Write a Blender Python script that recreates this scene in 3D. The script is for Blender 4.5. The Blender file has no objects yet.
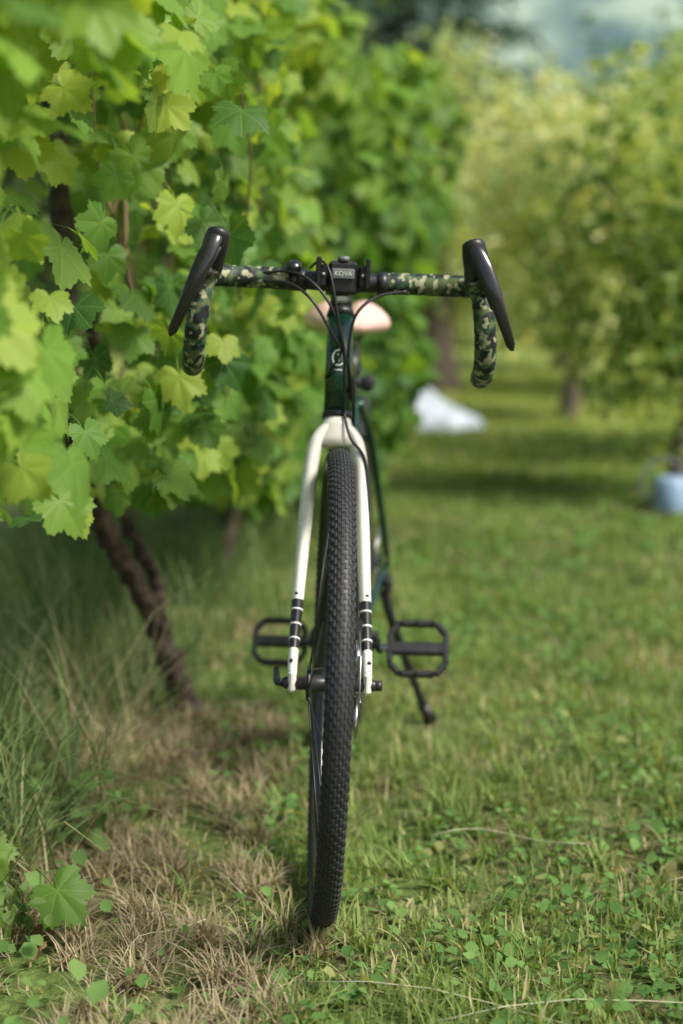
import bpy, math, numpy as np
from mathutils import Vector, Matrix
R = np.random.default_rng(7)
scene = bpy.context.scene
rad = math.radians

# ------------------------------------------------------------------ materials
def newmat(name):
    m = bpy.data.materials.new(name); m.use_nodes = True
    nt = m.node_tree; nt.nodes.clear()
    out = nt.nodes.new('ShaderNodeOutputMaterial')
    return m, nt, out
def N(nt, t, **kw):
    n = nt.nodes.new(t)
    for k, v in kw.items(): setattr(n, k, v)
    return n
def setin(nt, sock, v):
    if hasattr(v, 'is_output') or isinstance(v, bpy.types.NodeSocket): nt.links.new(v, sock)
    else: sock.default_value = v
def math_(nt, op, a, b=None, c=None):
    n = N(nt, 'ShaderNodeMath', operation=op)
    setin(nt, n.inputs[0], a)
    if b is not None: setin(nt, n.inputs[1], b)
    if c is not None: setin(nt, n.inputs[2], c)
    return n.outputs[0]
def mix(nt, f, a, b):
    n = N(nt, 'ShaderNodeMix', data_type='RGBA')
    setin(nt, n.inputs[0], f); setin(nt, n.inputs[6], a); setin(nt, n.inputs[7], b)
    return n.outputs[2]
def ramp(nt, f, stops, interp='LINEAR'):
    n = N(nt, 'ShaderNodeValToRGB'); cr = n.color_ramp; cr.interpolation = interp
    while len(cr.elements) < len(stops): cr.elements.new(0.5)
    for e, (p, c) in zip(cr.elements, stops):
        e.position = p; e.color = (*c, 1)
    nt.links.new(f, n.inputs[0]); return n.outputs[0]
def noise(nt, scale, detail=4, vec=None, rough=.55):
    n = N(nt, 'ShaderNodeTexNoise'); n.inputs['Scale'].default_value = scale
    n.inputs['Detail'].default_value = detail; n.inputs['Roughness'].default_value = rough
    if vec is None:
        tc = N(nt, 'ShaderNodeTexCoord'); vec = tc.outputs['Object']
    nt.links.new(vec, n.inputs['Vector']); return n.outputs['Fac']
def simple(name, col, rough=.5, metal=0., var=.25, nscale=60., bump=0., coat=0., spec=.5):
    m, nt, out = newmat(name)
    p = N(nt, 'ShaderNodeBsdfPrincipled')
    f = noise(nt, nscale)
    c2 = tuple(c*(1-var) for c in col); c1 = tuple(min(1, c*(1+var*.6)) for c in col)
    nt.links.new(ramp(nt, f, [(.3, c2), (.7, c1)]), p.inputs['Base Color'])
    r = math_(nt, 'MULTIPLY_ADD', f, .25, rough-.12)
    nt.links.new(r, p.inputs['Roughness'])
    p.inputs['Metallic'].default_value = metal
    p.inputs['Coat Weight'].default_value = coat
    p.inputs['Coat Roughness'].default_value = .08
    p.inputs['Specular IOR Level'].default_value = spec
    if bump:
        b = N(nt, 'ShaderNodeBump'); b.inputs['Strength'].default_value = bump; b.inputs['Distance'].default_value = .002
        nt.links.new(f, b.inputs['Height']); nt.links.new(b.outputs[0], p.inputs['Normal'])
    nt.links.new(p.outputs[0], out.inputs[0]); return m

def leafmat(name, dark, light, yellow, trans=.45, veins=False, rough=.45, transboost=1.6):
    """col attribute: r = dark..light, g = yellowing"""
    m, nt, out = newmat(name)
    a = N(nt, 'ShaderNodeAttribute', attribute_name='col')
    sx = N(nt, 'ShaderNodeSeparateColor'); nt.links.new(a.outputs['Color'], sx.inputs[0])
    c = mix(nt, sx.outputs[0], (*dark, 1), (*light, 1))
    c = mix(nt, sx.outputs[1], c, (*yellow, 1))
    t = N(nt, 'ShaderNodeBsdfTranslucent')
    if veins:
        p = N(nt, 'ShaderNodeBsdfPrincipled'); p.inputs['Roughness'].default_value = rough
        p.inputs['Specular IOR Level'].default_value = .25
        u = N(nt, 'ShaderNodeAttribute', attribute_name='luv')
        s = N(nt, 'ShaderNodeSeparateXYZ'); nt.links.new(u.outputs['Vector'], s.inputs[0])
        ang = math_(nt, 'ARCTAN2', s.outputs[0], s.outputs[1])
        dd = math_(nt, 'PINGPONG', ang, rad(26))
        ln = N(nt, 'ShaderNodeVectorMath', operation='LENGTH'); nt.links.new(u.outputs['Vector'], ln.inputs[0])
        r = ln.outputs['Value']
        dist = math_(nt, 'MULTIPLY', dd, r)
        v1 = math_(nt, 'LESS_THAN', dist, .014)
        sec = math_(nt, 'FRACT', math_(nt, 'MULTIPLY', math_(nt, 'SUBTRACT', r, math_(nt, 'MULTIPLY', dist, 1.0)), 7.))
        v2 = math_(nt, 'MULTIPLY', math_(nt, 'LESS_THAN', sec, .1), .45)
        v = math_(nt, 'MAXIMUM', v1, v2)
        c = mix(nt, math_(nt, 'MULTIPLY', v, .4), c, (.26, .38, .10, 1))
        b = N(nt, 'ShaderNodeBump'); b.inputs['Strength'].default_value = .6; b.inputs['Distance'].default_value = .002
        b.invert = True
        nt.links.new(v, b.inputs['Height']); nt.links.new(b.outputs[0], p.inputs['Normal'])
        nt.links.new(c, p.inputs['Base Color'])
    else:
        p = N(nt, 'ShaderNodeBsdfDiffuse'); nt.links.new(c, p.inputs['Color'])
    h = N(nt, 'ShaderNodeMix', data_type='RGBA'); h.blend_type = 'MULTIPLY'; h.inputs[0].default_value = 1
    nt.links.new(c, h.inputs[6]); h.inputs[7].default_value = (transboost*1.25, transboost*1.1, transboost*.45, 1)
    nt.links.new(h.outputs[2], t.inputs[0])
    mx = N(nt, 'ShaderNodeMixShader'); mx.inputs[0].default_value = trans
    nt.links.new(p.outputs[0], mx.inputs[1]); nt.links.new(t.outputs[0], mx.inputs[2])
    nt.links.new(mx.outputs[0], out.inputs[0]); return m

M = {}
M['black'] = simple('satin_black', (.018, .018, .02), .38, var=.3)
M['gloss'] = simple('gloss_black', (.012, .012, .014), .22, var=.2, coat=.4)
M['rubber'] = simple('tyre_rubber', (.024, .026, .030), .6, var=.45, nscale=35, bump=.3)
M['side'] = simple('tyre_sidewall', (.020, .020, .022), .5, var=.3)
M['cream'] = simple('cream_paint', (.86, .84, .76), .28, var=.05, coat=.5)
M['green'] = simple('dark_green_paint', (.006, .045, .028), .25, metal=.3, coat=.8, var=.2)
M['silver'] = simple('brushed_steel', (.55, .55, .56), .3, metal=1., var=.15)
M['grey'] = simple('grey_plastic', (.16, .17, .18), .45)
M['mark'] = simple('pale_mark', (.7, .72, .68), .4, var=.05)
M['saddle'] = simple('pink_saddle_vinyl', (.80, .52, .46), .3, var=.12, nscale=14, coat=.4)
M['white'] = simple('white_stripe', (.78, .78, .76), .4, var=.05)
M['bark'] = simple('vine_bark', (.075, .055, .042), .9, var=.7, nscale=45, bump=1.)
M['bark2'] = simple('tree_bark', (.12, .095, .075), .9, var=.5, nscale=18, bump=1.)
M['cane'] = simple('vine_cane', (.20, .12, .06), .7, var=.5, nscale=20)
M['tarp'] = simple('tarpaulin_cloth', (.50, .56, .66), .45, var=.5, nscale=5, bump=.6)
M['blue'] = simple('blue_grey_enamel', (.25, .36, .52), .35, var=.25, nscale=12)

def camo():
    m, nt, out = newmat('camouflage_bar_tape')
    p = N(nt, 'ShaderNodeBsdfPrincipled')
    tc = N(nt, 'ShaderNodeTexCoord')
    f = noise(nt, 62, 1.5, tc.outputs['Object'], .5)
    mp = N(nt, 'ShaderNodeMapping'); mp.inputs['Location'].default_value = (3, 5, 1)
    nt.links.new(tc.outputs['Object'], mp.inputs[0])
    f2 = noise(nt, 75, 1.5, mp.outputs[0], .5)
    a = ramp(nt, f, [(0, (.010, .012, .012)), (.48, (.02, .065, .03)), (.57, (.09, .12, .045))], 'CONSTANT')
    b = ramp(nt, f2, [(0, (0, 0, 0)), (.575, (1, 1, 1))], 'CONSTANT')
    c = mix(nt, b, a, (.32, .32, .20, 1))
    nt.links.new(c, p.inputs['Base Color']); p.inputs['Roughness'].default_value = .6
    nt.links.new(p.outputs[0], out.inputs[0]); return m
M['camo'] = camo()

# ------------------------------------------------------------------ mesh helpers
def empty(name, loc=(0, 0, 0)):
    e = bpy.data.objects.new(name, None); e.location = loc; e.empty_display_size = .1
    scene.collection.objects.link(e); return e
XF = [None]
def add(name, V, F, mats, parent=None, smooth=True, midx=None):
    V = np.asarray(V, float)
    if XF[0] is not None:
        A = np.array(XF[0]); V = V @ A[:3, :3].T + A[:3, 3]
    me = bpy.data.meshes.new(name); me.from_pydata(V.tolist(), [], [list(map(int, f)) for f in F]); me.update()
    if not isinstance(mats, (list, tuple)): mats = [mats]
    for mm in mats: me.materials.append(mm)
    if midx is not None: me.polygons.foreach_set('material_index', np.asarray(midx, dtype=np.int32))
    if smooth: me.polygons.foreach_set('use_smooth', [True]*len(me.polygons))
    o = bpy.data.objects.new(name, me); scene.collection.objects.link(o)
    if parent: o.parent = parent
    return o
class Geo:
    def __init__(s): s.V = []; s.F = []; s.n = 0; s.mi = []
    def add(s, V, F, mi=0):
        V = np.asarray(V, float); s.V.append(V); s.F += [[int(i)+s.n for i in f] for f in F]; s.n += len(V)
        s.mi += ([mi]*len(F) if np.isscalar(mi) else list(mi))
    def make(s, name, mats, parent=None, smooth=True):
        return add(name, np.concatenate(s.V), s.F, mats, parent, smooth, s.mi)
def nrm(v):
    v = np.asarray(v, float); return v/(np.linalg.norm(v)+1e-12)
def spline(P, n=8):
    P = np.asarray(P, float); Q = np.vstack([2*P[0]-P[1], P, 2*P[-1]-P[-2]]); out = []
    for i in range(1, len(Q)-2):
        for t in np.arange(n)/n:
            a, b, c, d = Q[i-1], Q[i], Q[i+1], Q[i+2]
            out.append(.5*((2*b)+(-a+c)*t+(2*a-5*b+4*c-d)*t*t+(-a+3*b-3*c+d)*t**3))
    out.append(P[-1]); return np.array(out)
def loftg(C, RX, RY=None, up=None, seg=14, cap=True, sq=1.0):
    C = np.asarray(C, float); n = len(C)
    RX = np.broadcast_to(np.asarray(RX, float), (n,)); RY = RX if RY is None else np.broadcast_to(np.asarray(RY, float), (n,))
    T = np.gradient(C, axis=0); T /= np.linalg.norm(T, axis=1)[:, None]+1e-12
    V = []; prev = None
    for i in range(n):
        if up is not None: s = nrm(np.cross(T[i], up))
        else:
            if prev is None:
                a = np.array([0, 0, 1.]) if abs(T[i][2]) < .9 else np.array([1., 0, 0]); s = nrm(np.cross(T[i], a))
            else: s = nrm(prev-T[i]*np.dot(prev, T[i]))
        prev = s; nn = np.cross(s, T[i])
        for k in range(seg):
            a = 2*math.pi*k/seg; ca, sa = math.cos(a), math.sin(a)
            if sq != 1.0: ca = math.copysign(abs(ca)**sq, ca); sa = math.copysign(abs(sa)**sq, sa)
            V.append(C[i]+s*RX[i]*ca+nn*RY[i]*sa)
    F = []
    for i in range(n-1):
        for k in range(seg):
            k2 = (k+1) % seg; F.append([i*seg+k, i*seg+k2, (i+1)*seg+k2, (i+1)*seg+k])
    if cap: F.append(list(range(seg))[::-1]); F.append([(n-1)*seg+k for k in range(seg)])
    return V, F
def tube(name, P, r, mat, parent=None, seg=14, n=6, **kw):
    C = spline(P, n) if (len(P) > 2 and n > 1) else np.asarray(P, float)
    if not np.isscalar(r): r = np.interp(np.linspace(0, 1, len(C)), np.linspace(0, 1, len(r)), r)
    V, F = loftg(C, r, seg=seg, **kw); return add(name, V, F, mat, parent)
def boxg(c, s, Rm=None, bev=.15):
    s = np.asarray(s, float)/2; b = min(s)*bev*2; V = []; idx = {}
    for sx in (-1, 1):
        for sy in (-1, 1):
            for sz in (-1, 1):
                for ax in range(3):
                    v = np.array([sx*s[0], sy*s[1], sz*s[2]]); sg = (sx, sy, sz)
                    for k in range(3):
                        if k != ax: v[k] -= sg[k]*b
                    idx[(sx, sy, sz, ax)] = len(V); V.append(v)
    F = []
    for ax in range(3):
        o = [k for k in range(3) if k != ax]
        for sg in (-1, 1):
            f = []
            for a, bb in ((-1, -1), (1, -1), (1, 1), (-1, 1)):
                k = [0, 0, 0]; k[ax] = sg; k[o[0]] = a; k[o[1]] = bb; f.append(idx[(*k, ax)])
            F.append(f)
        for a in (-1, 1):
            for bb in (-1, 1):
                k1 = [0, 0, 0]; k1[o[0]] = a; k1[o[1]] = bb; k2 = list(k1); k1[ax] = -1; k2[ax] = 1
                F.append([idx[(*k1, o[0])], idx[(*k2, o[0])], idx[(*k2, o[1])], idx[(*k1, o[1])]])
    for sx in (-1, 1):
        for sy in (-1, 1):
            for sz in (-1, 1): F.append([idx[(sx, sy, sz, a)] for a in range(3)])
    V = np.array(V)
    if Rm is not None: V = V @ np.array(Rm).T
    return V+np.asarray(c, float), F
def box(name, c, s, mat, parent=None, Rm=None, bev=.15):
    V, F = boxg(c, s, Rm, bev); return add(name, V, F, mat, parent, smooth=False)
def revolveg(prof, cy, cz, seg=96, closed=True, x0=0.):
    V = []; m = len(prof)
    for i in range(seg):
        a = 2*math.pi*i/seg
        for (r, x) in prof: V.append((x0+x, cy+r*math.sin(a), cz+r*math.cos(a)))
    F = []
    for i in range(seg):
        j = (i+1) % seg
        for k in range(m if closed else m-1):
            k2 = (k+1) % m; F.append([i*m+k, i*m+k2, j*m+k2, j*m+k])
    return V, F
def rotm(ax, deg): return np.array(Matrix.Rotation(rad(deg), 3, ax))

def scatter(name, groups, mat, parent=None, smooth=True):
    VV = []; LL = []; LS = []; LT = []; CC = []; UU = []; nv = 0; nl = 0
    for (tv, tf, tu), Mx, T, col in groups:
        n = len(T)
        if n == 0: continue
        V = np.einsum('nij,kj->nki', Mx, tv)+T[:, None, :]
        k = len(tv); loops = np.concatenate([np.array(f) for f in tf]); tot = np.array([len(f) for f in tf])
        st = np.concatenate([[0], np.cumsum(tot)[:-1]])
        VV.append(V.reshape(-1, 3)); LL.append((loops[None]+nv+(np.arange(n)*k)[:, None]).ravel())
        LS.append((st[None]+nl+(np.arange(n)*len(loops))[:, None]).ravel()); LT.append(np.tile(tot, n))
        CC.append(np.repeat(col, k, axis=0)); UU.append(np.tile(tu, (n, 1))); nv += n*k; nl += n*len(loops)
    V = np.concatenate(VV); L = np.concatenate(LL); S = np.concatenate(LS); Tt = np.concatenate(LT)
    C = np.concatenate(CC); U = np.concatenate(UU)
    me = bpy.data.meshes.new(name)
    me.vertices.add(len(V)); me.vertices.foreach_set('co', V.ravel().astype(np.float32))
    me.loops.add(len(L)); me.loops.foreach_set('vertex_index', L.astype(np.int32))
    me.polygons.add(len(S)); me.polygons.foreach_set('loop_start', S.astype(np.int32))
    me.polygons.foreach_set('loop_total', Tt.astype(np.int32))
    me.polygons.foreach_set('use_smooth', np.ones(len(S), dtype=bool) if smooth else np.zeros(len(S), dtype=bool))
    a = me.attributes.new('col', 'FLOAT_COLOR', 'POINT')
    a.data.foreach_set('color', np.hstack([C, np.ones((len(C), 1))]).ravel().astype(np.float32))
    a = me.attributes.new('luv', 'FLOAT_VECTOR', 'POINT'); a.data.foreach_set('vector', U.ravel().astype(np.float32))
    me.materials.append(mat); me.update(calc_edges=True)
    o = bpy.data.objects.new(name, me); scene.collection.objects.link(o)
    if parent: o.parent = parent
    return o
def frames(nv, tip, size):
    nv = nv/np.linalg.norm(nv, axis=1)[:, None]
    tip = tip-nv*np.sum(nv*tip, axis=1)[:, None]; tip /= np.linalg.norm(tip, axis=1)[:, None]+1e-9
    x = np.cross(tip, nv)
    return np.stack([x, tip, nv], axis=2)*np.asarray(size).reshape(-1, 1, 1)

def vine_leaf(seed, na=60, rings=(.3, .65, 1.), petiole=True):
    g = np.random.default_rng(seed)
    lobes = [(0, 1.), (rad(52), .9), (-rad(52), .88), (rad(104), .72), (-rad(106), .74)]
    V = [(0, 0, 0)]; U = [(0, 0, 0)]
    rs = []
    for i in range(na):
        th = -math.pi+2*math.pi*(i+.5)/na
        r = .58
        for (c, L) in lobes:
            d = abs(th-c)/rad(30)
            r = max(r, L*(1-.32*d**1.3) if d < 1.6 else 0)
        if abs(th) > rad(140): r *= max(.22, 1-(abs(th)-rad(140))/rad(40)*.85)
        r *= 1+(.055 if i % 2 else -.05)+g.normal(0, .025)
        rs.append((th, r))
    ph = g.uniform(0, 6.28); cup = g.uniform(-.32, -.02)
    for t in rings:
        for th, r in rs:
            x = math.sin(th)*r*t; y = math.cos(th)*r*t
            q = abs(((th+rad(26)) % rad(52))-rad(26))/rad(26)
            z = cup*(x*x+y*y)+.08*q*t*r*(1 if t < 1 else .6)+.07*math.sin(3*th+ph)*t*t + .06*abs(x)
            V.append((x, y, z)); U.append((x, y, 0))
    F = []
    for i in range(na-1): F.append([0, 1+i+1, 1+i])
    for k in range(len(rings)-1):
        for i in range(na-1):
            a = 1+k*na+i; F.append([a, a+1, a+1+na, a+na])
    if petiole:
        b = len(V); P = [(0, 0, 0), (0, -.45, -.12), (0, -.9, -.45)]
        for p in P:
            for k in range(3):
                a = k*2.094; V.append((p[0]+.022*math.cos(a), p[1]+.01*math.sin(a), p[2]+.022*math.sin(a)-.02)); U.append((0, .5, 0))
        for j in range(2):
            for k in range(3):
                k2 = (k+1) % 3; F.append([b+j*3+k, b+j*3+k2, b+j*3+3+k2, b+j*3+3+k])
    return np.array(V), F, np.array(U)
def oval_leaf(curl=.2, w=.45):
    V = [(0, 0, 0), (w*.8, .35, .1), (0, .4, 0), (-w*.8, .35, .1), (w*.7, .7, .05), (0, .72, -curl*.5), (-w*.7, .7, .05), (0, 1, -curl)]
    F = [[0, 1, 2], [0, 2, 3], [1, 4, 5, 2], [2, 5, 6, 3], [4, 7, 5], [5, 7, 6]]
    V = np.array(V, float); return V, F, V*np.array([1, 1, 0])
def blade(bend=.5, w=.05):
    V = [(-w, 0, 0), (w, 0, 0), (-w*.8, bend*.12, .38), (w*.8, bend*.12, .38), (-w*.5, bend*.45, .74), (w*.5, bend*.45, .74), (0, bend, .97)]
    F = [[0, 1, 3, 2], [2, 3, 5, 4], [4, 5, 6]]
    V = np.array(V, float); V[:, 0] /= w; return V, F, V*0
def zrot(a):
    c, s = np.cos(a), np.sin(a); z = np.zeros_like(a); o = z+1
    return np.stack([np.stack([c, -s, z], -1), np.stack([s, c, z], -1), np.stack([z, z, o], -1)], 1)
def vnoise(x, y, s=1., seed=0):
    g = np.random.default_rng(seed); t = 0
    for k in range(5):
        f = s*(1.7**k)*.8; a = g.uniform(0, 6.28, 3); d = g.uniform(0, 6.28)
        t = t+np.sin(x*f*math.cos(d)+y*f*math.sin(d)+a[0]+1.3*np.sin(x*f*.7*math.sin(d)-y*f*.7*math.cos(d)+a[1]))/(1.25**k)
    return t/2.6

# ------------------------------------------------------------------ ground
def ground_z(x, y):
    return .012*vnoise(x, y, 3., 5)
rowx = lambda y: np.interp(y, [0, 2, 3.4, 5, 9, 12], [-.35, -.2, -.25, -.05, .12, .2])
def dry(x, y):
    d = np.clip((rowx(y)+.12-x)/.35, 0, 1)
    return np.clip(d*1.0*(y < 4.5)+(.5*d)*(y >= 4.5)+.65*np.clip(vnoise(x, y, 2.6, 11)-.05, 0, 1), 0, 1)
m, nt, out = newmat('lawn_soil')
tc = N(nt, 'ShaderNodeTexCoord')
f = noise(nt, 2.2, 6, tc.outputs['Object']); f2 = noise(nt, 40, 5, tc.outputs['Object'])
c1 = ramp(nt, f2, [(.3, (.07, .06, .035)), (.55, (.15, .13, .07)), (.75, (.27, .23, .14))])
c2 = ramp(nt, f2, [(.3, (.06, .09, .025)), (.7, (.14, .21, .055))])
c = mix(nt, ramp(nt, f, [(.4, (0, 0, 0)), (.62, (1, 1, 1))]), c2, c1)
sx = N(nt, 'ShaderNodeSeparateXYZ'); nt.links.new(tc.outputs['Object'], sx.inputs[0])
mr = N(nt, 'ShaderNodeMapRange'); nt.links.new(sx.outputs[1], mr.inputs[0]); mr.inputs[1].default_value = 6; mr.inputs[2].default_value = 11
c = mix(nt, mr.outputs[0], c, (.24, .30, .08, 1))  # sunlight on the distant ground painted in as a brighter colour
p = N(nt, 'ShaderNodeBsdfPrincipled'); p.inputs['Roughness'].default_value = .95; p.inputs['Specular IOR Level'].default_value = .1
nt.links.new(c, p.inputs['Base Color'])
b = N(nt, 'ShaderNodeBump'); b.inputs['Strength'].default_value = .8; b.inputs['Distance'].default_value = .02
nt.links.new(f2, b.inputs['Height']); nt.links.new(b.outputs[0], p.inputs['Normal']); nt.links.new(p.outputs[0], out.inputs[0])
xs = np.concatenate([[-600, -200, -60, -15], np.linspace(-4, 6, 90), [15, 60, 200, 600]])
ys = np.concatenate([[-200, -30, -5], np.linspace(0, 14, 130), [20, 40, 100, 300, 900]])
gx, gy = np.meshgrid(xs, ys); gz = np.where((abs(gx) < 7) & (gy > -1) & (gy < 15), ground_z(gx, gy), 0)
nx = len(xs)
V = np.stack([gx.ravel(), gy.ravel(), gz.ravel()], 1)
F = [[j*nx+i, j*nx+i+1, (j+1)*nx+i+1, (j+1)*nx+i] for j in range(len(ys)-1) for i in range(nx-1)]
add('ground', V, F, m)

# ------------------------------------------------------------------ lawn grass
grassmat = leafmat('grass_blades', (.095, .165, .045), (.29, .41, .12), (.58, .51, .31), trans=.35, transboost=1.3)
grassfar = leafmat('painted_sun_grass_blades', (.17, .24, .05), (.36, .44, .12), (.58, .52, .26), trans=.35, transboost=1.3)  # lighter copy of the lawn blades, far sunlight painted into the colour
blades = [blade(.25), blade(.6), blade(.95), blade(.5)]
def place_blades(n, x0, x1, y0, y1, L0, L1, w, seed, keep=None, dryadd=0., lean=.5):
    g = np.random.default_rng(seed)
    x = g.uniform(x0, x1, n); y = g.uniform(y0, y1, n)
    dens = .70+.6*vnoise(x, y, 14, 3)
    k = g.random(n) < dens
    if keep is not None: k &= keep(x, y, g)
    x, y = x[k], y[k]; n = len(x)
    d = np.clip(dry(x, y)*.8+dryadd, 0, 1)
    L = g.uniform(L0, L1, n)*(1+.45*vnoise(x, y, 9, 8))*(1-.3*d)
    a = g.uniform(0, 6.28, n); Mz = zrot(a)
    tl = g.normal(0, lean, n); c, s = np.cos(tl), np.sin(tl); z = np.zeros(n); o = z+1
    Mx = np.stack([np.stack([o, z, z], -1), np.stack([z, c, -s], -1), np.stack([z, s, c], -1)], 1)
    S = np.zeros((n, 3, 3)); S[:, 0, 0] = w*g.uniform(.5, 1.5, n); S[:, 1, 1] = L; S[:, 2, 2] = L
    MM = Mz @ Mx @ S
    yel = (g.random(n) < (.06+.75*d)).astype(float)*g.uniform(.4, 1, n)+g.random(n)*.08
    col = np.stack([np.clip(g.beta(2, 2, n)*.8+.35*vnoise(x, y, 5, 21), 0, 1), np.clip(yel, 0, 1), g.random(n)], 1)
    T = np.stack([x, y, ground_z(x, y)-.004], 1)
    idx = g.integers(0, 4, n)
    return [(blades[i], MM[idx == i], T[idx == i], col[idx == i]) for i in range(4)]
thin = lambda x, y, g: g.random(len(x)) < np.where(x < rowx(y)+.1, .40, 1)
G = []
G += place_blades(85000, -1.1, 1.7, 1.3, 4.2, .020, .052, .0023, 31, thin, lean=.7)
G += place_blades(52000, -1.2, 3.0, 4.2, 7.5, .03, .055, .0036, 32, lean=.65)
scatter('lawn_grass', G, grassmat)
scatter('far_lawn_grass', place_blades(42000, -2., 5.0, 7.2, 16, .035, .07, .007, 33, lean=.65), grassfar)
cl = oval_leaf(.1, .5); g = np.random.default_rng(5)
def weeds(n, x0, x1, y0, y1, s0, s1):
    x = g.uniform(x0, x1, n); y = g.uniform(y0, y1, n)
    k = (vnoise(x, y, 6, 77) > -.02) & (x > rowx(y)-.1+g.uniform(0, .3, n)); x, y = x[k], y[k]; n = len(x)
    cx = x+g.normal(0, .008, n); nv = np.stack([g.normal(0, .5, n), g.normal(-.1, .5, n), np.ones(n)], 1)
    tip = np.stack([g.normal(0, 1, n), g.normal(0, 1, n), g.normal(0.2, .2, n)], 1)
    T = np.stack([cx, y, ground_z(x, y)+g.uniform(.006, .035, n)], 1)
    col = np.stack([g.uniform(.1, .9, n), (g.random(n) < .06)*.7, g.random(n)], 1)
    return [(cl, frames(nv, tip, g.uniform(s0, s1, n)), T, col)]
cmat = leafmat('clover_leaves', (.07, .15, .045), (.19, .33, .10), (.34, .32, .14), trans=.3)
scatter('clover_patch', weeds(17000, -.5, 1.7, 1.3, 5, .009, .027)+weeds(9000, -.5, 3, 5, 10, .02, .04), cmat)

def tufts(centers, per, L0, L1, spread, w, yel0, yel1, seed, lean=.45, dark=.5):
    g = np.random.default_rng(seed); n = len(centers)*per
    c = np.repeat(centers, per, axis=0); x = c[:, 0]+g.normal(0, spread, n); y = c[:, 1]+g.normal(0, spread, n)
    L = g.uniform(L0, L1, n); a = g.uniform(0, 6.28, n); tl = -np.abs(g.normal(0, lean, n))
    c_, s = np.cos(tl), np.sin(tl); z = np.zeros(n); o = z+1
    Mx = np.stack([np.stack([o, z, z], -1), np.stack([z, c_, -s], -1), np.stack([z, s, c_], -1)], 1)
    S = np.zeros((n, 3, 3)); S[:, 0, 0] = w*g.uniform(.6, 1.3, n); S[:, 1, 1] = L; S[:, 2, 2] = L
    MM = zrot(a) @ Mx @ S
    col = np.stack([g.uniform(0, 1, n)*dark*2, g.uniform(yel0, yel1, n), g.random(n)], 1)
    T = np.stack([x, y, ground_z(x, y)-.004], 1); idx = g.integers(0, 4, n)
    return [(blades[i], MM[idx == i], T[idx == i], np.clip(col[idx == i], 0, 1)) for i in range(4)]
g = np.random.default_rng(12)
cs = []
while len(cs) < 240:
    x = g.uniform(-.75, .05); y = g.uniform(1.6, 3.3)
    if x < -.05-.05*(y-1.6)+g.normal(0, .05): cs.append((x, y))
strawmat = leafmat('dry_straw', (.22, .17, .11), (.58, .49, .35), (.32, .29, .16), trans=.2, transboost=1.)
scatter('dry_straw', tufts(np.array(cs), 75, .025, .08, .011, .0018, 0, .8, 13, .75), strawmat)
gt = []
while len(gt) < 380:
    x = g.uniform(-.4, 1.4); y = g.uniform(1.5, 5)
    if x > rowx(y)+g.normal(.05, .12): gt.append((x, y))
scatter('grass_tufts', tufts(np.array(gt), 26, .03, .075, .010, .0026, 0, .3, 19, .7), grassmat)
ct = [(g.uniform(-1.3, -.43)+.12*max(0, y-3), y) for y in g.uniform(2.1, 5.5, 150)]
ct += [(g.uniform(-.6, -.15)+.06*(y-3), y) for y in g.uniform(4.2, 8, 45)]
ct += [(g.uniform(-.95, -.48), y) for y in g.uniform(2.1, 3.0, 45)]
ct2 = [(g.uniform(-1.0, -.42), y) for y in g.uniform(2.1, 3.6, 60)]
tallmat = leafmat('tall_grass_blades', (.05, .11, .04), (.20, .32, .11), (.56, .50, .31), trans=.3, transboost=1.2)
scatter('tall_grass', tufts(np.array(ct), 22, .13, .38, .028, .0023, 0, .2, 14, .4)+tufts(np.array(ct2), 7, .2, .42, .03, .0017, .6, 1, 15, .45), tallmat)
Gs = Geo()
for (x, y, a, L) in [(-.05, 1.95, -.35, .5), (.5, 2.3, .05, .4), (.15, 2.5, -.1, .25), (.62, 2.9, -.05, .3), (-.3, 2.0, 1., .2), (.68, 2.02, -.3, .22), (-.15, 2.25, 2., .18), (.12, 1.84, .12, .55)]:
    P = [(x+math.cos(a)*L*t-math.sin(a)*.03*math.sin(3*t), y+math.sin(a)*L*t+.03*math.sin(4*t), .034+.006*math.sin(7*t)) for t in np.linspace(0, 1, 7)]
    Gs.add(*loftg(P, .0009, seg=5))
Gs.make('straw_stalks', simple('straw_stalk', (.48, .48, .30), .7))

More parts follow.
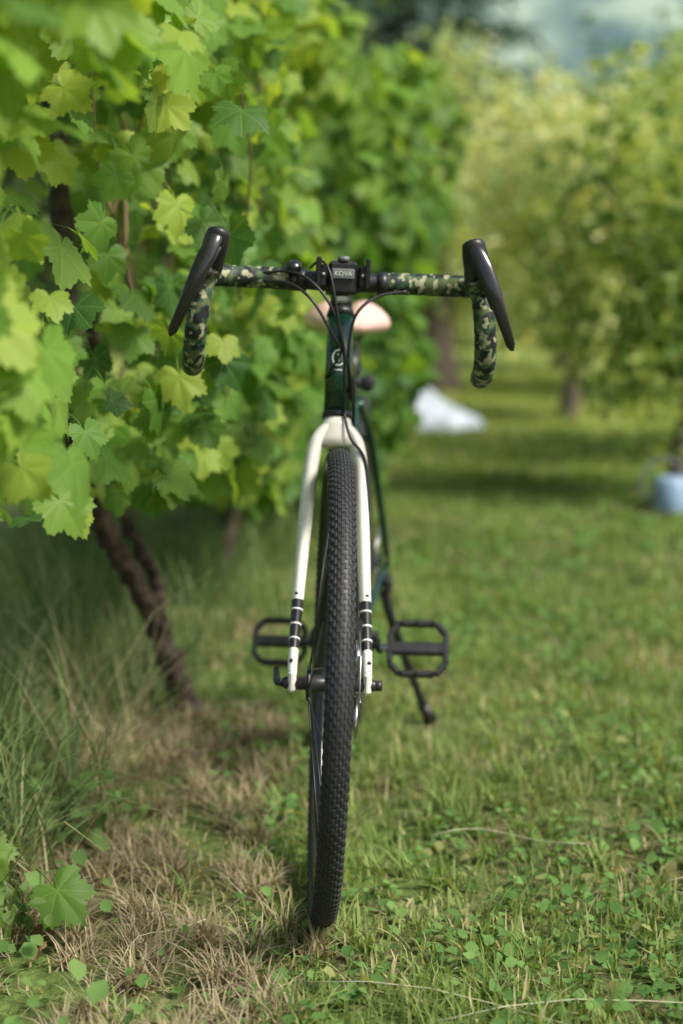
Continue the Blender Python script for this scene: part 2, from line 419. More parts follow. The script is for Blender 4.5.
# ------------------------------------------------------------------ grape vine row
vine = empty('grape_vine_row')
vmat = leafmat('grape_leaves', (.042, .12, .024), (.17, .33, .050), (.42, .50, .08), trans=.45, veins=True, rough=.48, transboost=1.7)
surf = lambda s: np.interp(s, [.6, 1.3, 2.3, 3.2, 4, 5, 6, 8, 10], [-.27, -.24, -.23, -.16, -.13, -.10, .10, .10, .10])
zlow = lambda s: np.interp(s, [.8, 1.3, 2.2, 3, 4.5, 6, 10], [.92, .86, .60, .56, .32, .15, .12])
def vine_pts(n, s0, s1, seed):
    g = np.random.default_rng(seed)
    s = g.uniform(s0, s1, n); zl = zlow(s); top = np.interp(s, [0, 3.8, 4.8, 10], [2.0, 2.0, 1.80, 1.80])+.10*vnoise(s, s*0, 4., 17)
    z = zl+(top-zl)*g.random(n)
    q = (z-zl)/(top-zl)
    far = np.clip((s-4.9)/1.4, 0, 1)
    bulge = .17*vnoise(s*1., z, 3.2, 41)-.10*np.clip(.25-q, 0, 1)*4-.12*np.clip(q-.8, 0, 1)*5+far*.36*np.clip(q*1.5, 0, 1)
    depth = np.abs(g.normal(0, .13, n))
    back = g.random(n) < .2
    depth = np.where(back, g.uniform(.2, .65, n), depth)
    x = surf(s)+bulge-depth
    k = (vnoise(s+.3, z*1.3, 5., 43) > -.45)|(g.random(n) < .3)
    k &= ~((s > 1.75) & (s < 2.55) & (x > -.35) & (z < 1.2))
    k &= ~((s < 1.95) & (x > -.26) & (z < 1.05))
    s, z, x, depth = s[k], z[k], x[k], depth[k]; n = len(s)
    nv = np.stack([.55+g.normal(0, .6, n), -.55+g.normal(0, .55, n), .55+g.normal(0, .5, n)], 1)
    tip = np.stack([.2+g.normal(0, .45, n), g.normal(-.1, .45, n), -1+g.normal(0, .4, n)], 1)
    T = np.stack([x, s, z], 1)
    painted_glow = np.clip((z-1.0)/.8, 0, 1)*.5+np.clip((2.3-s)/.8, 0, .5)  # sunlit glow of upper and near leaves, painted as lighter, yellower colour
    fard = np.clip((s-4)/1.5, 0, 1)
    col = np.stack([np.clip(g.beta(1.6, 1.6, n)+.35*painted_glow-.10-.10*fard+.25*vnoise(s, z, 3., 9), 0, 1), np.clip((g.random(n)**3)*.7*(1-.6*fard)+.40*painted_glow*g.random(n), 0, 1), g.random(n)], 1)
    return nv, tip, T, col, g
grp = []
tl = [vine_leaf(i) for i in range(9)]
nv, tip, T, col, g = vine_pts(2800, 1.2, 4.6, 51)
sz = .032+.040*g.beta(1.6, 1.8, len(T)); idx = g.integers(0, 9, len(T)); Fm = frames(nv, tip, sz)
for i in range(9): grp.append((tl[i], Fm[idx == i], T[idx == i], col[idx == i]))
tf = [vine_leaf(20+i, 26, (.5, 1.), False) for i in range(4)]
nv, tip, T, col, g = vine_pts(5600, 4.3, 9.4, 52)
sz = g.uniform(.045, .085, len(T)); idx = g.integers(0, 4, len(T)); Fm = frames(nv, tip, sz)
for i in range(4): grp.append((tf[i], Fm[idx == i], T[idx == i], col[idx == i]))
H = [((-.225, 2.62, .81), .056), ((-.30, 2.6, .72), .060), ((-.34, 2.62, 1.15), .072), ((-.50, 2.55, .62), .06), ((-.46, 2.6, .84), .05), ((-.35, 2.66, .86), .055),
     ((-.20, 2.9, 1.23), .06), ((-.28, 2.7, 1.2), .055), ((-.40, 2.10, .10), .06), ((-.52, 2.2, .12), .05), ((-.5, 2.1, .05), .04), ((-.25, 3.0, 1.42), .06),
     ((-.52, 2.3, .68), .06), ((-.47, 2.35, .75), .055), ((-.56, 2.35, .60), .055)]
T = np.array([h[0] for h in H]); sz = np.array([h[1] for h in H]); n = len(T)
nv = np.stack([.25+g.normal(0, .25, n), -1+g.normal(0, .15, n), .5+g.normal(0, .25, n)], 1)
tip = np.stack([g.normal(.1, .3, n), g.normal(0, .1, n), -np.ones(n)], 1)
Fm = frames(nv, tip, sz); col = np.stack([g.uniform(.35, .8, n), g.uniform(.0, .15, n), g.random(n)], 1)
for i in range(n): grp.append((tl[i % 9], Fm[i:i+1], T[i:i+1], col[i:i+1]))
scatter('leaves', grp, vmat, vine)
Gt = Geo()
def trunk(P, r0, r1, rough=.2, seed=0):
    g = np.random.default_rng(seed); C = spline(P, 14); n = len(C)
    C = C+g.normal(0, .003, C.shape); r = np.linspace(r0, r1, n)*(1+rough*g.normal(0, .6, n))
    V, F = loftg(C, r, seg=14); V = np.array(V)+g.normal(0, r0*.12, (len(V), 3)); Gt.add(V, F)
trunk([(-.305, 3.35, -.03), (-.36, 3.3, .10), (-.41, 3.28, .25), (-.48, 3.2, .42), (-.53, 3.1, .60), (-.53, 3.08, .9), (-.56, 3.1, 1.4)], .026, .016, seed=1)
trunk([(-.33, 3.37, -.03), (-.385, 3.36, .14), (-.41, 3.38, .3), (-.48, 3.3, .5), (-.51, 3.2, .9)], .016, .011, seed=2)
for s in (1.2, 4.9, 6.3, 7.7, 9.1):
    x = surf(s)-.28
    trunk([(x, s, -.03), (x+.03, s+.05, .3), (x-.04, s-.02, .7), (x, s, 1.2)], .028, .018, seed=int(s*10))
Gt.make('trunk', M['bark'], vine)
Gc = Geo(); g = np.random.default_rng(61)
for k in range(70):
    s = g.uniform(2.7, 9); x = surf(s)-g.uniform(.04, .35); z = g.uniform(.65, 1.1); P = [(x, s, z)]
    d = np.array([g.normal(0, .15), g.normal(0, .35), 1.])
    for j in range(5):
        d = d*.8+np.array([0, 0, .2])+g.normal(0, .22, 3)*np.array([.6, 1, 1]); P.append(tuple(np.array(P[-1])+nrm(d)*.15))
    Gc.add(*loftg(spline(P, 4), np.linspace(.0035, .0018, 21), seg=6))
for z in (.75, 1.2, 1.65):
    ys_ = np.linspace(.8, 9.4, 20); Gc.add(*loftg(np.stack([surf(ys_)-.33, ys_, z+0*ys_], 1), .0016, seg=5))
Gc.make('canes', M['cane'], vine)

g = np.random.default_rng(70); n = 22
x = g.uniform(-.75, -.3, n); y = g.uniform(1.8, 3.2, n)
T = np.stack([x, y, .02+g.uniform(0, .02, n)], 1)
fm = leafmat('fallen_leaf', (.12, .05, .03), (.26, .13, .07), (.32, .2, .10), trans=.15)
scatter('fallen_leaves', [(tf[0], frames(np.stack([g.normal(0, .6, n), g.normal(-.2, .6, n), np.ones(n)], 1), g.normal(0, 1, (n, 3)), g.uniform(.012, .028, n)), T, g.random((n, 3)))], fm)
g = np.random.default_rng(71); n = 260
c = np.array([(-.50, 1.95), (-.45, 2.15), (-.58, 2.3), (-.62, 2.05), (-.36, 1.75), (-.55, 2.6), (-.40, 2.5)])[g.integers(0, 7, n)]
T = np.stack([c[:, 0]+g.normal(0, .05, n), c[:, 1]+g.normal(0, .06, n), g.uniform(.01, .12, n)], 1)
scatter('weed_plants', [(cl, frames(np.stack([g.normal(0, .5, n), g.normal(-.4, .4, n), np.ones(n)], 1), g.normal(0, 1, (n, 3)), g.uniform(.012, .036, n)), T, np.stack([g.random(n)*.7, g.random(n)*.2, g.random(n)], 1))], cmat)

# ------------------------------------------------------------------ trees
def tree(name, base, H, tr, cr, nleaf, ls, mat, seed, nl=7, dense=60, sp_=.15, lw=.5):
    g = np.random.default_rng(seed); e = empty(name, base); Gb = Geo()
    cz = H-cr[2]; fork = max(.25, cz-cr[2]*.75)
    C = spline([(0, 0, -.05), (g.normal(0, .03), 0, fork*.5), (g.normal(0, .05), g.normal(0, .05), fork)], 5)
    Gb.add(*loftg(C, np.linspace(tr*1.25, tr*.85, len(C)), seg=10)); tips = []
    for k in range(nl):
        a = 6.28*k/nl+g.normal(0, .3); el = g.uniform(.35, 1.0)
        L = g.uniform(.7, 1.); end = np.array([math.cos(a)*cr[0]*L*math.cos(el*.9), math.sin(a)*cr[1]*L*math.cos(el*.9), cz+cr[2]*(.9*el-.25)])
        P = [C[-1], C[-1]+(end-C[-1])*np.array([.35, .35, .5])+g.normal(0, .06, 3), end]
        cc = spline(P, 6); Gb.add(*loftg(cc, np.linspace(tr*.55, tr*.12, len(cc)), seg=7)); tips += [cc[6], cc[9], end]
        for j in range(4):
            st = cc[g.integers(3, len(cc)-1)]; dd = nrm(g.normal(0, 1, 3)+nrm(end)*.6)*np.array(cr)*g.uniform(.3, .6)
            c2 = spline([st, st+dd*.5+g.normal(0, .04, 3), st+dd], 4)
            Gb.add(*loftg(c2, np.linspace(tr*.22, tr*.05, len(c2)), seg=5)); tips += [c2[4], c2[-1]]
    Gb.make('trunk_and_limbs', M['bark2'], e)
    tips = np.array(tips)
    u = g.normal(0, 1, (dense, 3)); u /= np.linalg.norm(u, axis=1)[:, None]
    extra = u*np.array(cr)*g.uniform(.55, 1.05, (dense, 1))+np.array([0, 0, cz]); cen = np.vstack([tips, extra])
    ci = g.integers(0, len(cen), nleaf); sp = np.array(cr)*sp_
    T = cen[ci]+g.normal(0, 1, (nleaf, 3))*sp
    kk = T[:, 2] > .15; T = T[kk]; ci = ci[kk]; n = len(T)
    nvv = g.normal(0, .7, (n, 3))+np.array([0, -.2, .8]); tp = g.normal(0, 1, (n, 3))+np.array([0, 0, -.5])
    cb = g.random(len(cen))
    col = np.stack([np.clip(cb[ci]*1.0+g.random(n)*.3-.15, 0, 1), np.clip(g.random(n)**2*.5+.5*cb[ci]**3, 0, 1), g.random(n)], 1)
    scatter('crown', [(oval_leaf(.2, lw), frames(nvv, tp, g.uniform(ls*.6, ls*1.3, n)), T, col)], mat, e)
    return e
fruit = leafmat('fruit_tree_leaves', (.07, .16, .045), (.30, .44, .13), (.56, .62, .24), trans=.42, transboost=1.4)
fruit2 = leafmat('painted_sun_tree_leaves', (.18, .29, .10), (.56, .64, .28), (.86, .86, .54), trans=.4, transboost=1.2)  # pale base colours carry the sunlight on far trees and hedge
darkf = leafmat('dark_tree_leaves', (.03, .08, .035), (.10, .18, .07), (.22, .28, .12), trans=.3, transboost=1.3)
tree('plum_tree', (1.45, 6.75, 0), 2.15, .035, (.58, .6, .98), 3400, .068, fruit, 81, dense=46, sp_=.13, lw=.34)
tree('plum_tree', (2.45, 8.2, 0), 2.7, .05, (.85, .9, 1.15), 5500, .07, fruit, 87, dense=60, sp_=.13, lw=.36)
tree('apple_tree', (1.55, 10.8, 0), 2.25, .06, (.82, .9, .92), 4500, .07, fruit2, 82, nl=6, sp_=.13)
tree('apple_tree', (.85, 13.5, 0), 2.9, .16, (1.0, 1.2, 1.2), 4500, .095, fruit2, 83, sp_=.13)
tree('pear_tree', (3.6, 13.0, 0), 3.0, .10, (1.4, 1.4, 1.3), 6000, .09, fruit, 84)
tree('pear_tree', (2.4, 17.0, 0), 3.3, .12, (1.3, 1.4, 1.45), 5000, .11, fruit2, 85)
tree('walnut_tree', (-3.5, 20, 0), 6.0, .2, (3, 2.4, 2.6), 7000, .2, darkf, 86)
def conifer(name, base, H, rr, n, seed):
    g = np.random.default_rng(seed); e = empty(name, base); Gb = Geo()
    Gb.add(*loftg([(0, 0, -.1), (0, 0, H*.5), (0, 0, H)], [.2, .12, .02], seg=10))
    cen = []
    for k in range(120):
        z = H*(.08+.9*(k/120)); a = k*2.4; L = rr*(1-z/H)**.75*g.uniform(.75, 1.1)
        end = np.array([math.cos(a)*L, math.sin(a)*L, z-.18*L]); Gb.add(*loftg([(0, 0, z), end*np.array([.5, .5, 1])+np.array([0, 0, .06*L]), end], [.04, .025, .008], seg=5))
        for t in np.linspace(.25, 1, 7): cen.append((end[0]*t, end[1]*t, z-.18*L*t*t))
    Gb.make('trunk_and_limbs', M['bark2'], e); cen = np.array(cen)
    ci = g.integers(0, len(cen), n); T = cen[ci]+g.normal(0, 1, (n, 3))*np.array([.2, .2, .1])
    nvv = g.normal(0, .5, (n, 3))+np.array([0, 0, 1]); tp = np.stack([T[:, 0], T[:, 1], -.6+0*T[:, 0]], 1)+g.normal(0, .5, (n, 3))
    scatter('crown', [(oval_leaf(.2, .22), frames(nvv, tp, g.uniform(.15, .32, n)), T, np.stack([g.random(n), g.random(n)*.2, g.random(n)], 1))], cmt, e)
cmt = leafmat('conifer_needles', (.03, .07, .05), (.10, .17, .11), (.14, .20, .12), trans=.15, transboost=1.)
conifer('conifer_tree', (1.0, 27, 0), 12, 3.0, 14000, 91)
conifer('conifer_tree', (-4.2, 32, 0), 13, 3.2, 8000, 92)
def mass(name, n, pts, r, ls, mat, seed):
    g = np.random.default_rng(seed); cen = []
    for (x, y, z0, z1, w) in pts:
        for k in range(26): cen.append((x+g.normal(0, w), y+g.normal(0, w*.5), g.uniform(z0, z1)))
    cen = np.array(cen); ci = g.integers(0, len(cen), n); T = cen[ci]+g.normal(0, 1, (n, 3))*r; kk = T[:, 2] > 0; T = T[kk]; ci = ci[kk]; n = len(T); cb = g.random(len(cen))
    col = np.stack([np.clip(cb[ci]*.7+g.random(n)*.3, 0, 1), g.random(n)**2*.7, g.random(n)], 1)
    scatter(name, [(cl, frames(g.normal(0, .7, (n, 3))+np.array([0, -.3, .7]), g.normal(0, 1, (n, 3)), g.uniform(ls*.6, ls*1.3, n)), T, col)], mat)
mass('distant_hedge', 13000, [(x, 22+abs(x)*.1, 0, 2.9, 1.2) for x in np.arange(-9, 14, 1.6)], .35, .20, fruit2, 95)
mass('distant_trees', 14000, [(x, 38, 0, 4.8+1.2*math.sin(x*.9), 1.8) for x in np.arange(-20, 26, 2.6)], .6, .36, darkf, 96)

m, nt, out = newmat('painted_haze_forest_hill')
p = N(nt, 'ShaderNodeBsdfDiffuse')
f = noise(nt, .05, 8); c = ramp(nt, f, [(.38, (.09, .145, .15)), (.5, (.16, .23, .21)), (.62, (.30, .38, .32))])  # distance haze painted into the pale bluish base colour
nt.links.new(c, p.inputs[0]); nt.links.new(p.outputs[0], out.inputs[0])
xs = np.linspace(-500, 500, 120); ys = np.linspace(200, 640, 60); gx, gy = np.meshgrid(xs, ys)
t = np.clip((gy-200)/330, 0, 1); gz = (t*t*(3-2*t))*(190+25*vnoise(gx*.01, gy*.01, 1., 3))+7*vnoise(gx*.1, gy*.1, 1.4, 4)*t-1*(t < .01)
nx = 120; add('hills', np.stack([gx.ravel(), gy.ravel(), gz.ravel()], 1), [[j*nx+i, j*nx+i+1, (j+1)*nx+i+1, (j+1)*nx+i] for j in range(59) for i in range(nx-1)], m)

nu, nw = 48, 28; V = []
for j in range(nw+1):
    for i in range(nu):
        a = 6.283*i/nu; t = j/nw; r = math.sin(t*math.pi/2)
        w = 1+.10*math.sin(3*a+1)+.08*math.sin(7*a+t*5)+.04*math.sin(11*a)
        x_ = .42*r*w*math.cos(a); y_ = .30*r*w*math.sin(a)
        V.append((x_, y_, max(0, (.27-.14*x_/.42)*math.cos(t*math.pi/2)**.8*(1+.25*math.sin(9*x_+2)*math.cos(8*y_))+.015*math.sin(13*a+9*t)*t)))
F = [[j*nu+i, j*nu+(i+1) % nu, (j+1)*nu+(i+1) % nu, (j+1)*nu+i] for j in range(nw) for i in range(nu)]
o = add('tarpaulin_heap', V, F, M['tarp']); o.location = (.47, 10.0, .012)
can = empty('watering_can', (1.36, 6.4, 0))
V, F = revolveg([(.0, .0), (.075, .0), (.08, .01), (.072, .13), (.05, .15), (.0, .15)], 0, 0, 28, False)
V = np.array(V)[:, [1, 2, 0]]; add('body', V, F, M['blue'], can)
tube('spout', [(.07, 0, .03), (.13, 0, .1), (.18, 0, .19)], [.014, .010, .009], M['blue'], can)
tube('rose', [(.178, 0, .187), (.20, 0, .215)], [.01, .028], M['blue'], can, n=1)
tube('handle', [(-.07, 0, .03), (-.13, 0, .1), (-.09, 0, .2), (0, 0, .22), (.05, 0, .15)], .007, M['grey'], can)

# ------------------------------------------------------------------ BICYCLE
bike = empty('bicycle', (-.028, 2.266, .003))
LEAN, YAW, STEER = 1.0, -2.7, 4.9
bike.rotation_euler = (0, rad(LEAN), rad(YAW))
HA = rad(71); u = np.array([0, math.cos(HA), math.sin(HA)]); fp = np.array([0, -math.sin(HA), math.cos(HA)])
AX = np.array([0, 0, .352]); A0 = AX-.048*fp
def ax(t, f=0, x=0): return A0+u*t+fp*f+np.array([x, 0, 0])
Sm = Matrix.Translation(Vector(A0)) @ Matrix.Rotation(rad(STEER), 4, Vector(u)) @ Matrix.Translation(-Vector(A0))

def wheel(pre, cy, cz, rotor_side=1):
    RR, mr = .3505, .0165
    prof = []
    for k in range(20):
        a = 2*math.pi*k/20; prof.append((RR-mr-.001+mr*1.05*math.cos(a), mr*1.08*math.sin(a)))
    V, F = revolveg(prof, cy, cz, 120); add(pre+'_tyre', V, F, M['side'], bike)
    K = Geo(); nk = 150
    for i in range(nk):
        for j, ps in enumerate((-72, -52, -33, -16, 0, 16, 33, 52, 72)):
            a = 2*math.pi*(i+(.5 if j % 2 else 0))/nk; p_ = rad(ps)
            r = RR-mr-.001+mr*1.05*math.cos(p_); x = mr*1.08*math.sin(p_)
            s = (.0046, .0085, .0026) if abs(ps) > 40 else ((.0038, .0095, .0022) if abs(ps) > 10 else (.0042, .0105, .0022))
            Rn = rotm('X', -math.degrees(a)) @ rotm('Y', ps*.9)
            V, F = boxg((0, 0, 0), s, None, .2); V = V @ Rn.T+np.array([x, cy+r*math.sin(a), cz+r*math.cos(a)]); K.add(V, F)
    K.make(pre+'_tread', M['rubber'], bike, smooth=False)
    V, F = revolveg([(.320, -.013), (.322, -.010), (.314, -.006), (.314, .006), (.322, .010), (.320, .013), (.300, .0115), (.289, .005), (.289, -.005), (.300, -.0115)], cy, cz, 96)
    add(pre+'_rim', V, F, M['gloss'], bike)
    V, F = revolveg([(.0, -.050), (.010, -.050), (.010, -.036), (.026, -.034), (.026, -.030), (.013, -.026), (.012, .026), (.026, .030), (.026, .034), (.010, .036), (.010, .050), (0, .050)], cy, cz, 24, False)
    add(pre+'_hub', V, F, M['black'], bike)
    Sp = Geo()
    for k in range(28):
        a = 2*math.pi*(k+.5)/28; sd = 1 if k % 2 else -1; a2 = a+(.9 if (k//2) % 2 else -.9)
        Sp.add(*loftg([(sd*.031, cy+.024*math.sin(a2), cz+.024*math.cos(a2)), (sd*.004, cy+.292*math.sin(a), cz+.292*math.cos(a))], .0010, seg=6))
    Sp.make(pre+'_spokes', M['black'], bike)
    V, F = revolveg([(.080, -.0009), (.080, .0009), (.066, .0009), (.066, -.0009)], cy, cz, 60, x0=rotor_side*.041)
    Dg = Geo(); Dg.add(V, F)
    for k in range(6):
        a = k*1.047; Dg.add(*loftg([(rotor_side*.041, cy+.02*math.sin(a), cz+.02*math.cos(a)), (rotor_side*.041, cy+.068*math.sin(a+.4), cz+.068*math.cos(a+.4))], .0015, .004, up=(1, 0, 0), seg=6))
    Dg.make(pre+'_brake_rotor', M['silver'], bike)
    tube(pre+'_valve', [(0, cy+.25*math.sin(.3), cz+.25*math.cos(.3)), (0, cy+.29*math.sin(.3), cz+.29*math.cos(.3))], .003, M['silver'], bike, n=1)

XF[0] = Sm
wheel('front', 0, .352)
K0 = .374
V, F = loftg([ax(K0), ax(K0+.013), ax(K0+.03), ax(K0+.044)], [.034, .031, .0245, .0215], [.022, .022, .0225, .0215], up=(0, 1, 0), seg=24)
add('fork_crown', V, F, M['cream'], bike)
for sd, nm in ((-1, 'right'), (1, 'left')):
    P = [(K0+.032, 0, .006), (K0+.022, .0, .020), (K0+.003, .0, .0315), (.344, .0, .0380), (.30, .001, .0415), (.2, .006, .0475), (.1, .018, .0530), (.045, .032, .0555), (.012, .044, .056)]
    C = spline([ax(t, f, sd*x) for t, f, x in P], 10)
    tt = np.array([(c-A0) @ u for c in C])
    band = (.050, .128); strp = (.066, .089, .112)
    want = sorted(set(list(tt)+[v+e for v in band for e in (-.0005, .0005)]), reverse=True)
    C = np.stack([np.interp(want, tt[::-1], C[::-1, k]) for k in range(3)], 1); tt = np.array(want); n = len(C)
    keep = [0]+[i for i in range(1, n) if tt[i-1]-tt[i] > .0004]; C = C[keep]; tt = tt[keep]; n = len(C)
    rx = np.interp(tt, [0, .1, .3, .38, .42], [.0070, .0088, .0118, .0125, .010]); ry = np.interp(tt, [0, .1, .3, .38, .42], [.010, .014, .019, .021, .018])
    V, F = loftg(C, ry, rx, up=(1, 0, 0), seg=18)
    mi = []
    for i in range(n-1):
        t = (tt[i]+tt[i+1])/2; mi += [1 if band[0] < t < band[1] else 0]*18
    mi += [0, 0]
    add('fork_blade_'+nm, V, F, [M['cream'], M['black']], bike, midx=mi)
    at = lambda w: np.array([np.interp(w, tt[::-1], C[::-1, k]) for k in range(3)])
    for w in strp:
        a_ = float(np.interp(w, tt[::-1], rx[::-1]))+.0006; b_ = float(np.interp(w, tt[::-1], ry[::-1]))+.0006
        V, F = loftg([at(w-.0013), at(w+.0013)], b_, a_, up=(1, 0, 0), seg=18); add('fork_stripe', V, F, M['white'], bike)
    for w in (.142, .038):
        c0 = at(w)
        V, F = loftg([c0+np.array([sd*.002, -.010, 0]), c0+np.array([sd*.003, -.0165, 0])], .0028, seg=10); add('fork_bolt', V, F, M['black'], bike)
    box('dropout_'+nm, AX+np.array([sd*.056, 0, .004]), (.012, .024, .034), M['cream'], bike, bev=.35)
    tube('axle_end_'+nm, [AX+np.array([sd*.05, 0, 0]), AX+np.array([sd*.066, 0, 0]), AX+np.array([sd*.071, 0, 0])], [.010, .009, .006], M['black'], bike, n=1)
    if sd < 0: tube('skewer_lever', [AX+np.array([-.070, 0, 0]), AX+np.array([-.078, .01, .0]), AX+np.array([-.080, .045, .010])], [.006, .006, .004], M['black'], bike)
    else: tube('skewer_nut', [AX+np.array([.068, 0, 0]), AX+np.array([.078, 0, 0])], .008, M['black'], bike, n=1)
box('front_brake_caliper', AX+np.array([.043, .055, .06]), (.034, .03, .06), M['black'], bike, Rm=rotm('X', -20), bev=.25)
tube('lower_headset_cup', [ax(K0+.044), ax(K0+.054)], .0235, M['black'], bike, seg=24, n=1)
HT0, HT1 = K0+.055, .585
tube('upper_headset_cup', [ax(HT1), ax(HT1+.014)], [.023, .019], M['black'], bike, seg=24, n=1)
tube('headset_spacers', [ax(HT1+.0145), ax(HT1+.034)], .0175, M['black'], bike, seg=24, n=1)
tube('stem_clamp', [ax(HT1+.035), ax(HT1+.076)], .020, M['gloss'], bike, seg=20, n=1)
ST = ax(HT1+.056); BC = ST+np.array([-.003, -.092, .002])
V, F = loftg([ST+np.array([0, -.008, 0]), ST*.5+BC*.5, BC+np.array([0, .018, 0])], [.017, .015, .019], [.016, .014, .017], up=(0, 0, 1), seg=16, sq=.7)
add('stem', V, F, M['gloss'], bike)
V, F = loftg([BC+np.array([-.024, 0, 0]), BC+np.array([.024, 0, 0])], .0215, seg=20); add('stem_faceplate', V, F, M['gloss'], bike)
half = np.array([(0, 0, 0), (.06, 0, 0), (.12, 0, .001), (.158, -.004, .001), (.190, -.018, .001), (.203, -.045, -.001), (.207, -.072, -.010), (.211, -.084, -.035), (.216, -.080, -.075), (.220, -.055, -.112), (.223, -.018, -.132), (.226, .025, -.139)])
C = spline(half, 10)
for sd, nm in ((-1, 'right'), (1, 'left')):
    Cs = C*np.array([sd, 1, 1])+BC
    core = Cs[:13]; r = np.interp(np.arange(13), [0, 3, 12], [.0159, .0159, .0135]); V, F = loftg(core, r, seg=20); add('handlebar_'+nm, V, F, M['black'], bike)
    tp = Cs[11:]
    d = np.concatenate([[0], np.cumsum(np.linalg.norm(np.diff(tp, axis=0), axis=1))]); ss = np.linspace(0, d[-1], 150)
    tp2 = np.stack([np.interp(ss, d, tp[:, k]) for k in range(3)], 1)
    saw = (ss/.019) % 1; r = .0162+.0009*saw
    V, F = loftg(tp2, r, seg=20); add('bar_tape_'+nm, V, F, M['camo'], bike)
    c0 = tp2[0]; V, F = loftg([c0-np.array([sd*.012, 0, 0]), c0+np.array([sd*.004, 0, 0])], .0174, seg=20); add('tape_finish_'+nm, V, F, M['black'], bike)
    e = tp2[-1]; dr = nrm(tp2[-1]-tp2[-4]); V, F = loftg([e, e+dr*.005, e+dr*.008], [.0169, .0169, .012], seg=20); add('bar_end_plug_'+nm, V, F, M['black'], bike)
    q = lambda x, y, z: BC+np.array([sd*(x+.008), y, z])
    V, F = loftg(spline([q(.193, -.035, .004), q(.192, -.065, .012), q(.188, -.092, .026), q(.182, -.108, .046), q(.178, -.114, .062), q(.176, -.114, .070)], 6),
                 np.interp(np.linspace(0, 1, 31), [0, .25, .6, .85, .95, 1], [.0165, .018, .0165, .0145, .012, .005]), np.interp(np.linspace(0, 1, 31), [0, .25, .6, .85, .95, 1], [.017, .020, .019, .0165, .012, .005]), up=(1, 0, 0), seg=20)
    add('brake_hood_'+nm, V, F, M['black'], bike)
    V, F = loftg(spline([q(.194, -.070, .008), q(.197, -.100, .004), q(.199, -.122, .006)], 6), np.linspace(.017, .011, 13), np.linspace(.019, .014, 13), up=(1, 0, 0), seg=16)
    add('lever_bracket_'+nm, V, F, M['gloss'], bike)
    L = spline([q(.176, -.116, .066), q(.184, -.130, .050), q(.196, -.140, .024), q(.209, -.145, -.006), (q(.222, -.142, -.040)), q(.235, -.133, -.070), q(.243, -.124, -.088)], 8)
    V, F = loftg(L, np.interp(np.linspace(0, 1, len(L)), [0, .08, .3, .6, .93, 1], [.004, .0100, .0125, .0095, .0070, .003]), np.interp(np.linspace(0, 1, len(L)), [0, .1, .5, 1], [.003, .005, .0045, .003]), up=(0, -1, .25), seg=16)
    add('brake_lever_'+nm, V, F, M['gloss'], bike)
    L2 = L[6:30]+np.array([-sd*.007, .012, -.002]); V, F = loftg(L2, np.linspace(.009, .004, len(L2)), .003, up=(0, -1, .25), seg=12)
    add('shift_paddle_'+nm, V, F, M['black'], bike)
box('mount_body', BC+np.array([0, -.026, .006]), (.044, .024, .050), M['black'], bike, bev=.2)
for sd in (-1, 1):
    box('mount_arm', BC+np.array([sd*.030, -.024, .008]), (.014, .026, .034), M['black'], bike, bev=.25)
    box('mount_jaw', BC+np.array([sd*.037, -.028, .014]), (.008, .034, .044), M['gloss'], bike, bev=.25)
    tube('mount_bolt', [BC+np.array([sd*.030, -.037, .010]), BC+np.array([sd*.030, -.041, .010])], .003, M['silver'], bike, n=1)
box('mount_plate', BC+np.array([0, -.041, .012]), (.034, .005, .015), M['grey'], bike, bev=.25)
tube('mount_knob', [BC+np.array([0, -.03, .031]), BC+np.array([0, -.03, .038])], .009, M['grey'], bike, n=1)
box('clamp_screw_block', BC+np.array([0, -.026, -.025]), (.022, .014, .014), M['silver'], bike, bev=.25)
tube('bell', [BC+np.array([-.075, -.012, .012]), BC+np.array([-.075, -.016, .022]), BC+np.array([-.075, -.018, .027])], [.012, .013, .008], M['gloss'], bike, seg=20, n=3)
tube('bell_strap', [BC+np.array([-.082, 0, 0]), BC+np.array([-.068, 0, 0])], .0172, M['black'], bike, n=1)
cu = bpy.data.curves.new('plate_lettering', 'FONT'); cu.body = 'KOVA'; cu.size = .0098; cu.align_x = 'CENTER'; cu.align_y = 'CENTER'; cu.extrude = .0004
to = bpy.data.objects.new('plate_lettering', cu); scene.collection.objects.link(to); to.parent = bike; cu.materials.append(M['mark'])
to.matrix_local = Sm @ Matrix.Translation(Vector(BC+np.array([0, -.0442, .012]))) @ Matrix.Rotation(rad(90), 4, 'X')
def cab(nm, P, r=.0024): tube(nm, [BC+np.array(p) for p in P], r, M['black'], bike, seg=8, n=8)
cab('brake_hose', [(-.12, -.014, .008), (-.085, -.022, .012), (-.05, -.045, .0), (-.018, -.055, -.035), (.004, -.045, -.09), (.010, -.02, -.15), (.012, .0, -.20)])
cab('shift_cable', [(-.12, -.016, -.004), (-.08, -.030, -.006), (-.045, -.055, -.03), (-.012, -.05, -.08), (.012, -.025, -.12), (.020, .02, -.17), (.018, .06, -.215)])
cab('rear_brake_hose', [(.10, -.014, -.010), (.055, -.022, -.020), (.022, -.035, -.05), (.014, -.025, -.11), (.022, .0, -.16), (.026, .06, -.21)])
cab('gear_cable', [(-.05, -.018, .018), (-.035, -.03, .030), (-.02, -.05, .012), (-.006, -.055, -.05), (.004, -.030, -.10), (-.018, .03, -.15)], .002)
hose = [BC+np.array((.012, 0, -.2)), ax(.382, .03, .020), ax(.35, .02, .044), ax(.28, .012, .053), ax(.18, .0, .060), ax(.09, -.02, .056)]
tube('front_brake_hose', hose, .0024, M['black'], bike, seg=8, n=8)
XF[0] = None

